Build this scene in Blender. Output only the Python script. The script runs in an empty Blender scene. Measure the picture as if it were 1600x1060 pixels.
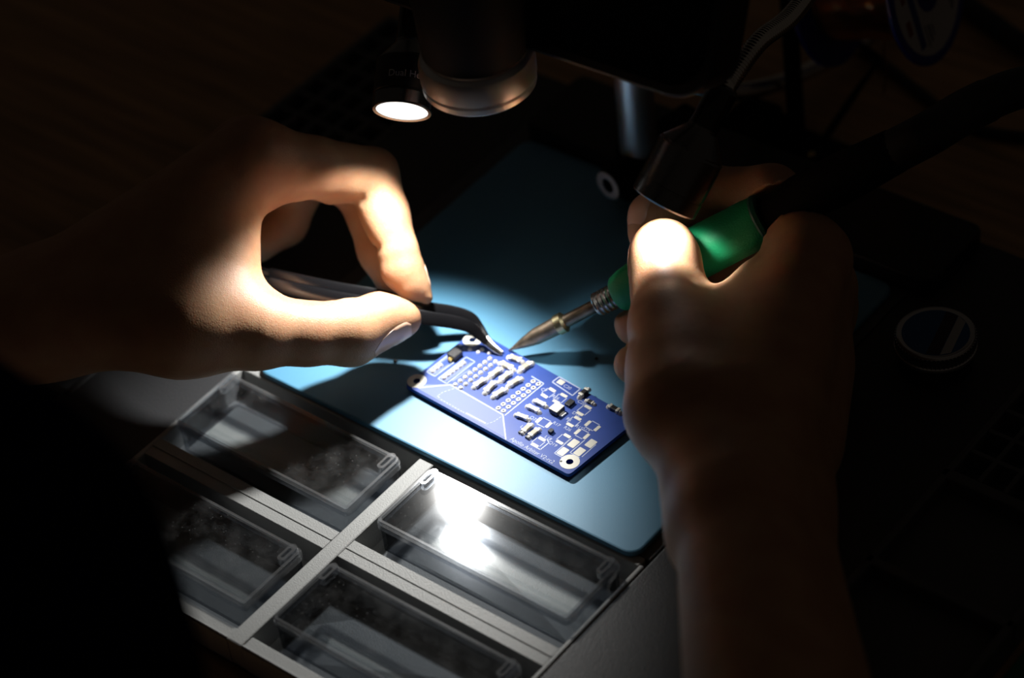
import bpy, bmesh, math, random
import numpy as np
from mathutils import Vector, Matrix, Quaternion

# ------------------------------------------------------------------ camera, world, exposure
S = bpy.context.scene
COL = S.collection
MM = 0.001
ZT = 0.78                      # height of the blue work mat's top above the floor (m)
F_PX, PITCH, ROLL, CAM_D = 4000.0, math.radians(41.5), math.radians(7.8), 889.0
_x0 = np.array([1.0, 0, 0]); FW = np.array([0, math.cos(PITCH), -math.sin(PITCH)]); _u0 = np.array([0, math.sin(PITCH), math.cos(PITCH)])
XC = math.cos(ROLL) * _x0 - math.sin(ROLL) * _u0
YC = math.sin(ROLL) * _x0 + math.cos(ROLL) * _u0
def ray(x, y): return FW + XC * (x - 800) / F_PX - YC * (y - 530) / F_PX
CAM = -ray(810, 630) * CAM_D   # mm, mat coordinates: origin on the mat top under the circuit board
def at(x, y, z):               # measured photo point at a known height -> mm
    r = ray(x, y); return CAM + r * (z - CAM[2]) / r[2]
def atd(x, y, d): return CAM + ray(x, y) * d
def depth(p): return float((np.asarray(p, float) - CAM) @ FW)

cd = bpy.data.cameras.new('camera'); cam = bpy.data.objects.new('camera', cd); COL.objects.link(cam)
cd.sensor_width = 36; cd.lens = F_PX / 1600 * 36; cd.clip_start = 0.02; cd.clip_end = 20
m = Matrix.Identity(4)
for i in range(3):
    m[i][0], m[i][1], m[i][2] = XC[i], YC[i], -FW[i]
    m[i][3] = CAM[i] * MM + (ZT if i == 2 else 0)
cam.matrix_world = m
cd.dof.use_dof = True; cd.dof.focus_distance = 0.862; cd.dof.aperture_fstop = 6.0
S.camera = cam

W = bpy.data.worlds.new('world'); S.world = W; W.use_nodes = True
bg = W.node_tree.nodes['Background']; bg.inputs[0].default_value = (1.0, 0.80, 0.62, 1); bg.inputs[1].default_value = 0.012
S.view_settings.view_transform = 'Standard'; S.view_settings.look = 'None'
S.view_settings.exposure = 0.0; S.view_settings.gamma = 1.0; S.view_settings.use_curve_mapping = False
S.cycles.use_denoising = True
S.cycles.max_bounces = 12; S.cycles.transparent_max_bounces = 24
LEFT_LAMP, RIGHT_LAMP = 1.32, 0.38        # watts of the two LED discs
LEFT_SPREAD, RIGHT_SPREAD = 98, 96       # beam angles
LAMP_COLOR = (1.0, .985, .95)

# ------------------------------------------------------------------ materials
def nt(name):
    M = bpy.data.materials.new(name); M.use_nodes = True
    return M, M.node_tree, M.node_tree.nodes['Principled BSDF']
def mat(name, col, rough=0.5, metal=0.0, var=0.0, vscale=60, bump=0.0, bscale=900, spec=0.5, stretch=None, **kw):
    M, t, b = nt(name)
    b.inputs['Base Color'].default_value = (*col, 1); b.inputs['Roughness'].default_value = rough; b.inputs['Metallic'].default_value = metal
    b.inputs['Specular IOR Level'].default_value = spec
    for k, v in kw.items(): b.inputs[k.replace('_', ' ')].default_value = v
    L = t.links.new; tc = t.nodes.new('ShaderNodeTexCoord'); src = tc.outputs['Object']
    if stretch:
        if len(stretch) > 3:
            mr = t.nodes.new('ShaderNodeMapping'); mr.inputs['Rotation'].default_value = (0, 0, stretch[3]); L(src, mr.inputs[0]); src = mr.outputs[0]
        mp = t.nodes.new('ShaderNodeMapping'); mp.inputs['Scale'].default_value = stretch[:3]
        L(src, mp.inputs[0]); src = mp.outputs[0]
    if var:
        n = t.nodes.new('ShaderNodeTexNoise'); n.inputs['Scale'].default_value = vscale; n.inputs['Detail'].default_value = 5; L(src, n.inputs['Vector'])
        r = t.nodes.new('ShaderNodeValToRGB'); L(n.outputs[0], r.inputs[0])
        r.color_ramp.elements[0].position = .3; r.color_ramp.elements[1].position = .7
        r.color_ramp.elements[0].color = (*[max(0, c * (1 - var)) for c in col], 1); r.color_ramp.elements[1].color = (*[c * (1 + var) for c in col], 1)
        L(r.outputs[0], b.inputs['Base Color'])
    if bump:
        n2 = t.nodes.new('ShaderNodeTexNoise'); n2.inputs['Scale'].default_value = bscale; n2.inputs['Detail'].default_value = 4; L(src, n2.inputs['Vector'])
        bp = t.nodes.new('ShaderNodeBump'); bp.inputs['Strength'].default_value = bump; bp.inputs['Distance'].default_value = 0.0004
        L(n2.outputs[0], bp.inputs['Height']); L(bp.outputs[0], b.inputs['Normal'])
    return M
def emit(name, col, s):
    M, t, b = nt(name); b.inputs['Base Color'].default_value = (0, 0, 0, 1); b.inputs['Emission Color'].default_value = (*col, 1); b.inputs['Emission Strength'].default_value = s
    return M
def clear_plastic(name, tint=(0.97, 0.98, 0.985), haze=0.0, f0=.045, rough=0.03, dust=0.0):
    M, t, b = nt(name); t.nodes.remove(b); L = t.links.new; out = t.nodes['Material Output']
    tr = t.nodes.new('ShaderNodeBsdfTransparent'); tr.inputs[0].default_value = (*tint, 1)
    gl = t.nodes.new('ShaderNodeBsdfGlossy'); gl.inputs['Roughness'].default_value = rough
    lw = t.nodes.new('ShaderNodeLayerWeight'); lw.inputs[0].default_value = .5
    pw = t.nodes.new('ShaderNodeMath'); pw.operation = 'POWER'; pw.inputs[1].default_value = 5; L(lw.outputs['Facing'], pw.inputs[0])
    fr = t.nodes.new('ShaderNodeMath'); fr.operation = 'MULTIPLY_ADD'; fr.inputs[1].default_value = 1 - f0; fr.inputs[2].default_value = f0; L(pw.outputs[0], fr.inputs[0])
    mx = t.nodes.new('ShaderNodeMixShader'); L(fr.outputs[0], mx.inputs[0]); L(tr.outputs[0], mx.inputs[1]); L(gl.outputs[0], mx.inputs[2])
    df = t.nodes.new('ShaderNodeBsdfDiffuse'); df.inputs[0].default_value = (.8, .8, .8, 1)
    m2 = t.nodes.new('ShaderNodeMixShader'); L(mx.outputs[0], m2.inputs[1]); L(df.outputs[0], m2.inputs[2])
    m2.inputs[0].default_value = haze
    if dust:
        tc = t.nodes.new('ShaderNodeTexCoord'); n = t.nodes.new('ShaderNodeTexNoise'); n.inputs['Scale'].default_value = 55; n.inputs['Detail'].default_value = 6; n.inputs['Roughness'].default_value = .7; L(tc.outputs['Object'], n.inputs['Vector'])
        r = t.nodes.new('ShaderNodeMapRange'); r.inputs[1].default_value = .45; r.inputs[2].default_value = .8; r.inputs[3].default_value = haze; r.inputs[4].default_value = dust; L(n.outputs[0], r.inputs[0])
        v = t.nodes.new('ShaderNodeTexVoronoi'); v.inputs['Scale'].default_value = 420; L(tc.outputs['Object'], v.inputs['Vector'])
        r2 = t.nodes.new('ShaderNodeMapRange'); r2.inputs[1].default_value = .14; r2.inputs[2].default_value = .05; r2.inputs[3].default_value = 0; r2.inputs[4].default_value = dust * 2.0; L(v.outputs['Distance'], r2.inputs[0])
        ad = t.nodes.new('ShaderNodeMath'); ad.operation = 'ADD'; L(r.outputs[0], ad.inputs[0]); L(r2.outputs[0], ad.inputs[1]); L(ad.outputs[0], m2.inputs[0])
    L(m2.outputs[0], out.inputs['Surface'])
    return M

def skin_material():
    M, t, b = nt('skin'); L = t.links.new
    tc = t.nodes.new('ShaderNodeTexCoord')
    n = t.nodes.new('ShaderNodeTexNoise'); n.inputs['Scale'].default_value = 90; n.inputs['Detail'].default_value = 6; L(tc.outputs['Object'], n.inputs['Vector'])
    r = t.nodes.new('ShaderNodeValToRGB'); L(n.outputs[0], r.inputs[0])
    r.color_ramp.elements[0].position = .3; r.color_ramp.elements[1].position = .75
    r.color_ramp.elements[0].color = (.42, .21, .115, 1); r.color_ramp.elements[1].color = (.52, .305, .17, 1)
    L(r.outputs[0], b.inputs['Base Color'])
    b.inputs['Roughness'].default_value = .52; b.inputs['Specular IOR Level'].default_value = .4
    b.inputs['Subsurface Weight'].default_value = .55; b.inputs['Subsurface Radius'].default_value = (1, .32, .16); b.inputs['Subsurface Scale'].default_value = .0032
    v = t.nodes.new('ShaderNodeTexVoronoi'); v.inputs['Scale'].default_value = 1100; v.feature = 'DISTANCE_TO_EDGE'; L(tc.outputs['Object'], v.inputs['Vector'])
    n2 = t.nodes.new('ShaderNodeTexNoise'); n2.inputs['Scale'].default_value = 700; n2.inputs['Detail'].default_value = 5; L(tc.outputs['Object'], n2.inputs['Vector'])
    ad = t.nodes.new('ShaderNodeMath'); ad.operation = 'ADD'; L(v.outputs['Distance'], ad.inputs[0]); L(n2.outputs[0], ad.inputs[1])
    bp = t.nodes.new('ShaderNodeBump'); bp.inputs['Strength'].default_value = .16; bp.inputs['Distance'].default_value = .0005
    L(ad.outputs[0], bp.inputs['Height']); L(bp.outputs[0], b.inputs['Normal'])
    return M

GRAIN = math.radians(43.6)
MT = dict(
    wood=mat('desk_wood', (.40, .23, .105), .55, var=.35, vscale=30, bump=.25, bscale=60, stretch=(.5, 7, 7, GRAIN)),
    wood_edge=mat('desk_edge_wood', (.16, .085, .04), .6),
    steel_paint=mat('leg_paint', (.03, .03, .032), .5),
    floor=mat('floor_boards', (.09, .06, .04), .6, var=.3, vscale=6),
    tray=mat('tray_grey_plastic', (.30, .305, .30), .5, bump=.35, bscale=1800, spec=.45),
    tray_dark=mat('tray_charcoal_plastic', (.075, .077, .083), .5, bump=.35, bscale=1800, spec=.4),
    panel_shaded=mat('shaded_panel_plastic', (.04, .041, .044), .5, bump=.35, bscale=1800, spec=.4),  # dark side panels, colour darkened further in place of the hand's shadow
    mat_blue=mat('blue_silicone', (.085, .27, .43), .5, var=.03, vscale=25, bump=.08, bscale=2500, spec=.8),
    green_mat=mat('green_rubber', (.02, .14, .07), .6),
    plastic=clear_plastic('clear_plastic', haze=0),
    lid_plastic=clear_plastic('dusty_clear_plastic', haze=0, rough=.11, dust=.03),
    box_plastic=clear_plastic('frosted_box_bottom', haze=0, rough=.16),
    wall_plastic=clear_plastic('darkened_wall_plastic', tint=(.55, .57, .60), rough=.1),  # dark tint stands in for internal reflection and the walls' shadow
    rim_plastic=clear_plastic('lit_edge_plastic', tint=(.80, .82, .85), rough=.16, haze=.05, f0=.16),  # haze and reflectance raised to imitate bright refracted edges
    skin=skin_material(),
    nail=mat('nail', (.62, .39, .28), .3, spec=.6),
    shirt=mat('navy_cotton', (.004, .005, .02), 1.0, bump=.5, bscale=1500, spec=0),
    black=mat('black_plastic', (.008, .008, .009), .42, spec=.4),
    black_matte=mat('black_matte', (.004, .004, .0045), .7, spec=.08),
    tweezer_black=mat('tweezer_coating', (.006, .006, .007), .17, spec=1.0),
    gloss_black=mat('black_gloss', (.004, .004, .005), .16, spec=.5),
    chrome=mat('dark_chrome', (.62, .60, .58), .13, 1.0),
    gun=mat('gunmetal', (.16, .16, .165), .25, 1.0, bump=.1, bscale=600),
    alu=mat('brushed_aluminium', (.72, .72, .74), .38, 1.0, bump=.25, bscale=500, stretch=(1, 1, .05)),
    steel=mat('steel', (.72, .71, .68), .25, 1.0),
    iron=mat('iron_tip_metal', (.26, .22, .17), .45, 1.0, var=.3, vscale=300),
    iron_collar=mat('iron_brass_collar', (.55, .50, .30), .35, 1.0),
    green=mat('green_foam', (.006, .27, .10), .55, bump=.4, bscale=1600, spec=.35),
    dark_green=mat('dark_green_ring', (.004, .07, .045), .45),
    pcb=mat('blue_solder_mask', (.012, .05, .27), .46, var=.06, vscale=200, spec=.4),
    pcb_edge=mat('board_edge', (.01, .05, .10), .6),
    silk=mat('white_silkscreen', (.42, .47, .64), .55),
    silk_dim=mat('pale_screen_area', (.13, .17, .42), .5, spec=.3),
    pad=mat('tinned_pad', (.62, .60, .53), .42, .15),
    tin=mat('solder', (.78, .77, .74), .3, .3),
    cap=mat('ceramic_tan', (.34, .31, .24), .5),
    cap_grey=mat('component_grey', (.42, .42, .42), .4, .2),
    chip=mat('chip_black', (.012, .012, .014), .4),
    gold=mat('gold_contact', (.85, .62, .22), .25, .9),
    copper=mat('copper_wire', (.80, .42, .18), .22, 1.0),
    blue_plastic=mat('spool_blue', (.012, .02, .24), .4),
    label=mat('paper_label', (.45, .45, .47), .6),
    label_ink=mat('label_ink', (.03, .03, .05), .6),
    label_blue=mat('label_blue', (.03, .05, .22), .6),
    label_red=mat('label_red', (.22, .05, .04), .6),
    tin_blue=mat('tin_label_blue', (.02, .09, .26), .5),
    tin_dark=mat('tin_label_dark', (.03, .015, .035), .5),
    tin_metal=mat('tin_metal', (.5, .5, .52), .3, 1.0),
    cable=mat('cable_rubber', (.008, .008, .009), .55),
    print_grey=mat('grey_print', (.5, .5, .52), .6),
    led_left=emit('led_face_left', (1.0, .985, .95), 1.3),
    led_right=emit('led_face_right', (1.0, .985, .95), 1.3),
)

# ------------------------------------------------------------------ mesh helpers (all in mm, mat coordinates)
ORG = {}
def nrm(v): v = np.asarray(v, float); return v / np.linalg.norm(v)
def axes(z):
    z = nrm(z); a = np.array([0, 0, 1.0]) if abs(z[2]) < .95 else np.array([1.0, 0, 0])
    x = nrm(np.cross(a, z)); return x, np.cross(z, x), z
class B:
    def __init__(s): s.v, s.f = [], []
    def add(s, v, f):
        n = len(s.v); s.v += [tuple(map(float, p)) for p in v]; s.f += [tuple(i + n for i in q) for q in f]; return s
    def prism(s, poly, z0, z1, fr=None, top=None):
        fr = fr or (lambda a, b, c: (a, b, c)); top = top or poly; n = len(poly)
        v = [fr(a, b, z0) for a, b in poly] + [fr(a, b, z1) for a, b in top]
        f = [tuple(range(n - 1, -1, -1)), tuple(range(n, 2 * n))] + [(i, (i + 1) % n, n + (i + 1) % n, n + i) for i in range(n)]
        return s.add(v, f)
    def box(s, a0, a1, b0, b1, z0, z1, fr=None): return s.prism([(a0, b0), (a1, b0), (a1, b1), (a0, b1)], z0, z1, fr)
    def ring(s, outer, inner, z0, z1, fr):
        n = len(outer); v = []
        for P, z in ((outer, z0), (outer, z1), (inner, z1), (inner, z0)): v += [fr(a, b, z) for a, b in P]
        f = []
        for k in range(4):
            for i in range(n):
                j = (i + 1) % n; a, b = k * n, ((k + 1) % 4) * n
                f.append((a + i, a + j, b + j, b + i))
        return s.add(v, f)
    def lathe(s, prof, o, ax, seg=40, closed=False):
        x, y, z = axes(ax); o = np.asarray(o, float); v, f = [], []; n = len(prof)
        for r, h in prof:
            for k in range(seg):
                a = 2 * math.pi * k / seg; v.append(o + z * h + x * r * math.cos(a) + y * r * math.sin(a))
        for i in range(n if closed else n - 1):
            i2 = (i + 1) % n
            for k in range(seg):
                k2 = (k + 1) % seg; f.append((i * seg + k, i * seg + k2, i2 * seg + k2, i2 * seg + k))
        if not closed:
            f.append(tuple(range(seg - 1, -1, -1))); f.append(tuple((n - 1) * seg + k for k in range(seg)))
        return s.add(v, f)
    def tube(s, pts, r, seg=14, caps=True):
        P = [np.asarray(p, float) for p in pts]; n = len(P); rr = r if hasattr(r, '__len__') else [r] * n
        T = [nrm(P[min(i + 1, n - 1)] - P[max(i - 1, 0)]) for i in range(n)]
        x, y, _ = axes(T[0]); v, f = [], []
        for i in range(n):
            x = nrm(x - T[i] * (x @ T[i])); y = np.cross(T[i], x)
            for k in range(seg):
                a = 2 * math.pi * k / seg; v.append(P[i] + rr[i] * (x * math.cos(a) + y * math.sin(a)))
        for i in range(n - 1):
            for k in range(seg):
                k2 = (k + 1) % seg; f.append((i * seg + k, i * seg + k2, (i + 1) * seg + k2, (i + 1) * seg + k))
        if caps: f.append(tuple(range(seg - 1, -1, -1))); f.append(tuple((n - 1) * seg + k for k in range(seg)))
        return s.add(v, f)
def spline(pts, n=12):
    P = [np.asarray(p, float) for p in pts]; P = [2 * P[0] - P[1]] + P + [2 * P[-1] - P[-2]]; out = []
    for i in range(1, len(P) - 2):
        for k in range(n):
            t = k / n; a, b, c, d = P[i - 1:i + 3]
            out.append(.5 * ((2 * b) + (c - a) * t + (2 * a - 5 * b + 4 * c - d) * t * t + (3 * b - a - 3 * c + d) * t ** 3))
    out.append(P[-2]); return out
def rrect(a0, a1, b0, b1, r, n=5):
    o = []
    for cx, cy, s in ((a1 - r, b1 - r, 0), (a0 + r, b1 - r, 90), (a0 + r, b0 + r, 180), (a1 - r, b0 + r, 270)):
        for k in range(n + 1):
            t = math.radians(s + 90 * k / n); o.append((cx + r * math.cos(t), cy + r * math.sin(t)))
    return o
def wpos(p): return Vector((p[0] * MM, p[1] * MM, p[2] * MM + ZT))
def obj(name, b, m, parent=None, org=None, smooth=False, bevel=0.0, seg=2, angle=30):
    v = np.asarray(b.v, float)
    if org is None: org = ORG[parent.name] if parent is not None else np.array([(v[:, 0].min() + v[:, 0].max()) / 2, (v[:, 1].min() + v[:, 1].max()) / 2, v[:, 2].min()])
    me = bpy.data.meshes.new(name); me.from_pydata([tuple(p) for p in ((v - org) * MM)], [], b.f); me.update()
    bm = bmesh.new(); bm.from_mesh(me); bmesh.ops.recalc_face_normals(bm, faces=bm.faces); bm.to_mesh(me); bm.free()
    me.materials.append(MT[m] if isinstance(m, str) else m)
    if smooth:
        me.polygons.foreach_set('use_smooth', [True] * len(me.polygons))
        try: me.set_sharp_from_angle(angle=math.radians(angle))
        except Exception: pass
    o = bpy.data.objects.new(name, me); COL.objects.link(o)
    if parent is not None:
        o.parent = parent; o.location = Vector((org - ORG[parent.name]) * MM)
    else: o.location = wpos(org)
    ORG[o.name] = np.asarray(org, float)
    if bevel:
        md = o.modifiers.new('bevel', 'BEVEL'); md.width = bevel * MM; md.segments = seg; md.limit_method = 'ANGLE'; md.angle_limit = math.radians(40)
    return o
def tag(o, label, cat, group=None, kind=None):
    if label: o['label'] = label
    if cat: o['category'] = cat
    if group: o['group'] = group
    if kind: o['kind'] = kind
    return o
def thing(name, label, cat, org, group=None):
    o = bpy.data.objects.new(name, None); COL.objects.link(o); o.empty_display_size = .01
    o.location = wpos(org); ORG[o.name] = np.asarray(org, float); return tag(o, label, cat, group)
def part_copy(src, parent, off=None):      # another piece alike: shares its mesh, moved by off (mm)
    c = src.copy(); COL.objects.link(c); c.parent = parent
    base = ORG[src.name] + (np.asarray(off, float) if off is not None else 0)
    ORG[c.name] = base; c.location = Vector((base - ORG[parent.name]) * MM); return c
def text_mesh(body, size, fr, z, m, name, parent, depth_=0.03):
    cu = bpy.data.curves.new('lettering', 'FONT'); cu.body = body; cu.size = size; cu.extrude = depth_
    o = bpy.data.objects.new('lettering', cu); COL.objects.link(o); dg = bpy.context.evaluated_depsgraph_get()
    me = bpy.data.meshes.new_from_object(o.evaluated_get(dg)); bpy.data.objects.remove(o); bpy.data.curves.remove(cu)
    b = B(); b.add([fr(v.co.x, v.co.y, z + v.co.z) for v in me.vertices], [tuple(p.vertices) for p in me.polygons]); bpy.data.meshes.remove(me)
    return obj(name, b, m, parent)

TH = math.radians(-43.6)
UV_O = np.array([-91.4, 36.4])
_u = np.array([math.cos(TH), math.sin(TH)]); _v = np.array([-_u[1], _u[0]])
U3 = np.array([*_u, 0]); V3 = np.array([*_v, 0])
def T(u, v, z): p = UV_O + _u * u + _v * v; return np.array([p[0], p[1], z])   # tray frame: u along its front edge, v away from it
BTH = math.radians(-47.6)
_p = np.array([math.cos(BTH), math.sin(BTH)]); _q = np.array([-_p[1], _p[0]])
def K(p, q, z): w = np.array([-38.75, 14.41]) + _p * p + _q * q; return np.array([w[0], w[1], z])   # circuit-board frame

DESK, TRAY = -17.0, -2.5

# ------------------------------------------------------------------ floor and desk
b = B(); b.box(-2500, 2500, -2500, 2500, -ZT * 1000 - 20, -ZT * 1000); tag(obj('floor', b, 'floor'), None, None, kind='structure')
desk = thing('work_desk', 'brown wooden desk top under the whole bench setup, grain showing beyond the tray', 'desk', T(90, 200, -ZT * 1000))
b = B(); b.box(-620, 800, -170, 560, DESK - 28, DESK, T); obj('desk_top', b, 'wood', desk, bevel=2)
for u, v in ((-570, -130), (750, -130), (-570, 510), (750, 510)):
    b = B(); b.box(u - 22, u + 22, v - 22, v + 22, -ZT * 1000, DESK - 28, T); obj('leg', b, 'steel_paint', desk, bevel=2)

gm = B(); gm.prism(rrect(286, 420, -120, 60, 4), DESK, DESK + 2, T)
tag(obj('cutting_mat', gm, 'green_mat', bevel=.5), 'dark green rubber mat on the desk beside the tray edge', 'mat')

# ------------------------------------------------------------------ organiser tray
tray = thing('parts_tray', 'large grey plastic organiser tray with sunken compartments around the blue mat', 'tray', T(89, 50, DESK))
def trough(b, u0, u1, v0, v1, zf, w=0):     # nothing but the floor patch of a pocket
    b.box(u0, u1, v0, v1, zf - 1.5, zf, T)
# bottom plate and centre ribs
b = B()
b.prism(rrect(-104, 283, -98, 197, 5), DESK, -14.5, T)
obj('bottom_plate', b, 'tray_dark', tray, bevel=.6)
b = B()
CU0, CU1, RM0, RM1 = -6.5, 170.5, 77.5, 84.0          # pocket sides and centre rib
b.box(-8.5, CU0, -99, 0, -14.5, TRAY, T); b.box(CU1, 172.2, -99, 0, -14.5, TRAY, T)
b.box(CU0, CU1, -1.0, 3, -14.5, TRAY, T)
obj('pocket_rim', b, 'tray', tray, bevel=.5)
b = B(); b.box(RM0, RM1, -98.9, -1.0, -14.4, TRAY, T); obj('centre_rib', b, 'tray', tray, bevel=.6)
for u0, u1 in ((CU0, RM0), (RM1, CU1)):
    b = B(); b.prism([(u0, -52.5), (u1, -52.5), (u1, -42), (u0, -42)], -14.4, TRAY - .15, T, [(u0, -51.6), (u1, -51.6), (u1, -43), (u0, -43)])
    b.box(u0, u1, -47.4, -46.7, TRAY - .2, TRAY + .15, T)
    obj('cross_rib', b, 'tray', tray, bevel=.5)
    b = B(); b.box(u0, u1, -99, -93.5, -14.4, TRAY - .6, T); b.box(u0, u1, -98.6, -98.0, TRAY - .7, TRAY + .1, T); obj('front_rim', b, 'tray', tray, bevel=.5)
    for v0, v1 in ((-42, -1), (-93.5, -52.5)):
        b = B(); b.box(u0, u1, v0, v1, -14.4, -13, T)
        obj('pocket_floor', b, 'tray', tray)
# flat bands left and right of the compartments, deck below the mat
for u0, u1, nm in ((172.2, 230, 'side_panel'), (-52, -8.5, 'side_panel')):
    b = B(); b.box(u0 + .3, u1, -99, 197, -14.5, TRAY - .4, T); obj(nm, b, 'panel_shaded', tray, bevel=.6)
b = B(); b.box(-8.5, 172.2, 3, 196.5, -14.5, TRAY, T); obj('mat_deck', b, 'tray_dark', tray, bevel=.5)
# wings: two shallow pans and a block of small square cells each
def wing(u0, sgn):
    f = lambda u, v, z: T(u0 + sgn * u, v, z)
    b = B()
    for v0, v1 in ((-99, -95), (-47, -43), (40.5, 44.5), (86.5, 91), (193.5, 197)): b.box(0, 54, v0, v1, -14.5, TRAY, f)
    b.box(0, 3, -95, 193.5, -14.5, TRAY, f); b.box(51, 54, -95, 193.5, -14.5, TRAY, f)
    obj('wing_frame', b, 'tray_dark', tray, bevel=.8)
    for v0, v1 in ((-95, -47), (-43, 40.5), (44.5, 86.5)):
        b = B(); b.box(3, 51, v0, v1, -14.4, -9, f); obj('pan_floor', b, 'tray_dark', tray)
    b = B(); b.box(3, 51, 91, 193.5, -14.4, -11.5, f); obj('cell_floor', b, 'tray_dark', tray)
    for k in range(1, 5):
        b = B(); u = 3 + 48 * k / 5; b.box(u - .9, u + .9, 91, 193.5, -11.5, TRAY - .2, f); obj('cell_wall', b, 'tray_dark', tray, bevel=.3)
    for k in range(1, 9):
        b = B(); v = 91 + 102.5 * k / 9; b.box(3, 51, v - .9, v + .9, -11.5, TRAY - .25, f); obj('cell_wall', b, 'tray_dark', tray, bevel=.3)
wing(229.5, 1); wing(-51.5, -1)

# ------------------------------------------------------------------ blue mat
b = B(); b.prism(rrect(0, 168.5, 0, 157.5, 5), TRAY, 0, T); b2 = b
matb = obj('silicone_mat', b, 'mat_blue', bevel=.7)
tag(matb, 'blue silicone work mat with rounded corners lying on the grey tray', 'mat')

# ------------------------------------------------------------------ clear boxes
def clear_box(u0, v0, label):
    W_, D_ = 81.0, 29.5; f = lambda u, v, z: T(u0 + u, v0 + v, z)
    t = thing('clear_box', label, 'box', f(W_ / 2, D_ / 2, -13), 'clear boxes in the grey tray')
    b = B(); zb, zt = -13.0, -.7
    b.ring(rrect(.6, W_ - .6, .6, D_ - .6, 1.6), rrect(1.7, W_ - 1.7, 1.7, D_ - 1.7, 1.0), zb, zt, f)
    obj('container', b, 'wall_plastic', t, smooth=True)
    b = B(); b.box(1.75, W_ - 1.75, 1.75, D_ - 1.75, zb, zb + 1.0, f); obj('container_floor', b, 'box_plastic', t)
    b = B(); b.ring(rrect(3.2, W_ - 3.2, 9.5, 13.2, 1.2), rrect(4.2, W_ - 4.2, 10.3, 12.4, .3), zb + 1, zb + 2.2, f); obj('caustic_ridge', b, 'plastic', t, smooth=True)  # added ridge, shaped to imitate the bright caustic strip under the lid
    b = B(); b.prism(rrect(0, W_, 0, D_, 2), -.2, 1.0, f); lid = obj('lid', b, 'lid_plastic', t, bevel=.25)
    b = B(); b.ring(rrect(0, W_, 0, D_, 2), rrect(1.1, W_ - 1.1, 1.1, D_ - 1.1, 1.2), -2.4, -.2, f); obj('lid_skirt', b, 'rim_plastic', lid, smooth=True)
    b = B(); b.ring(rrect(.4, W_ - .4, .4, D_ - .4, 1.8), rrect(1.3, W_ - 1.3, 1.3, D_ - 1.3, 1.2), 1.0, 1.45, f); obj('lid_ridge', b, 'rim_plastic', lid, smooth=True)
    for s in (0, 1):
        b = B(); x0 = 1.6 if s == 0 else W_ - 4.6
        b.ring(rrect(x0, x0 + 3, D_ - 8.6, D_ - .4, 1.4), rrect(x0 + .9, x0 + 2.1, D_ - 7.4, D_ - 2.6, .55), -.6, 2.4, f)
        obj('hinge_loop', b, 'rim_plastic', lid, smooth=True)
    return t
clear_box(-5.5, -36.8, 'clear lidded box in the far left compartment, half in the hand\'s shadow')
clear_box(86.5, -34.8, 'clear lidded box nearest the circuit board with the bright lamp glare')
clear_box(-5.5, -87.5, 'clear lidded box in the near left compartment beside the navy shirt')
clear_box(86.5, -86.5, 'clear lidded box in the compartment nearest the viewer')

# ------------------------------------------------------------------ circuit board
Z0, Z1 = 0.9, 2.5
pcb = thing('circuit_board', 'blue circuit board with white print lying on the blue mat', 'circuit board', K(38, 18, 0))
corners = [(0, .2), (76.2, 1.2), (77.4, 35.0), (.5, 36.1)]
def lerp(a, b, t): return (a[0] + (b[0] - a[0]) * t, a[1] + (b[1] - a[1]) * t)
rc = []
for i in range(4):
    c, pv, nx = corners[i], corners[i - 1], corners[(i + 1) % 4]
    for k in range(5):
        t = k / 4; a = lerp(c, pv, 1.6 / math.dist(c, pv)); d = lerp(c, nx, 1.6 / math.dist(c, nx))
        rc.append(lerp(lerp(a, c, t), lerp(c, d, t), t))
holes = [(2.1, 4.1), (72.3, 6.0), (3.3, 31.6)]
def circle(c, r, n=28): return [(c[0] + r * math.cos(2 * math.pi * k / n), c[1] + r * math.sin(2 * math.pi * k / n)) for k in range(n)]
def plate_with_holes(outer, hs, z0, z1, fr):
    bm = bmesh.new(); loops = [outer] + [circle(h, 1.25) for h in hs]; edges = []
    for lp in loops:
        vs = [bm.verts.new((a, c, 0)) for a, c in lp]
        edges += [bm.edges.new((vs[i], vs[(i + 1) % len(vs)])) for i in range(len(vs))]
    bmesh.ops.triangle_fill(bm, edges=edges, use_beauty=True)
    g = bmesh.ops.extrude_face_region(bm, geom=bm.faces[:])
    for v in g['geom']:
        if isinstance(v, bmesh.types.BMVert): v.co.z = 1
    bm.verts.index_update(); b = B()
    b.add([fr(v.co.x, v.co.y, z0 if v.co.z < .5 else z1) for v in bm.verts], [tuple(v.index for v in f.verts) for f in bm.faces]); bm.free(); return b
obj('board', plate_with_holes(rc, holes, Z0, Z1, K), 'pcb', pcb)
for h in holes:
    b = B(); b.ring(circle(h, 3.45), circle(h, 1.27), Z1, Z1 + .07, K); obj('mounting_pad', b, 'pad', pcb, smooth=True)
for p, q in ((8, 7), (40, 6), (66, 5), (8, 30), (40, 31), (68, 30)):
    b = B(); b.lathe([(.9, 0), (.8, .5), (.3, .95)], K(p, q, 0), (0, 0, 1), 10); obj('underside_joint', b, 'tin', pcb, smooth=True)
def line(b, a, c, w=.35, z=Z1, h=.06):
    a, c = np.array(a, float), np.array(c, float); d = nrm(c - a); n = np.array([-d[1], d[0]]) * w / 2
    b.prism([tuple(a - n), tuple(c - n), tuple(c + n), tuple(a + n)], z, z + h, K)
def silk(pts, w=.35, closed=False, name='silkscreen_line'):
    b = B()
    for i in range(len(pts) - (0 if closed else 1)): line(b, pts[i], pts[(i + 1) % len(pts)], w)
    return obj(name, b, 'silk', pcb)
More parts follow.
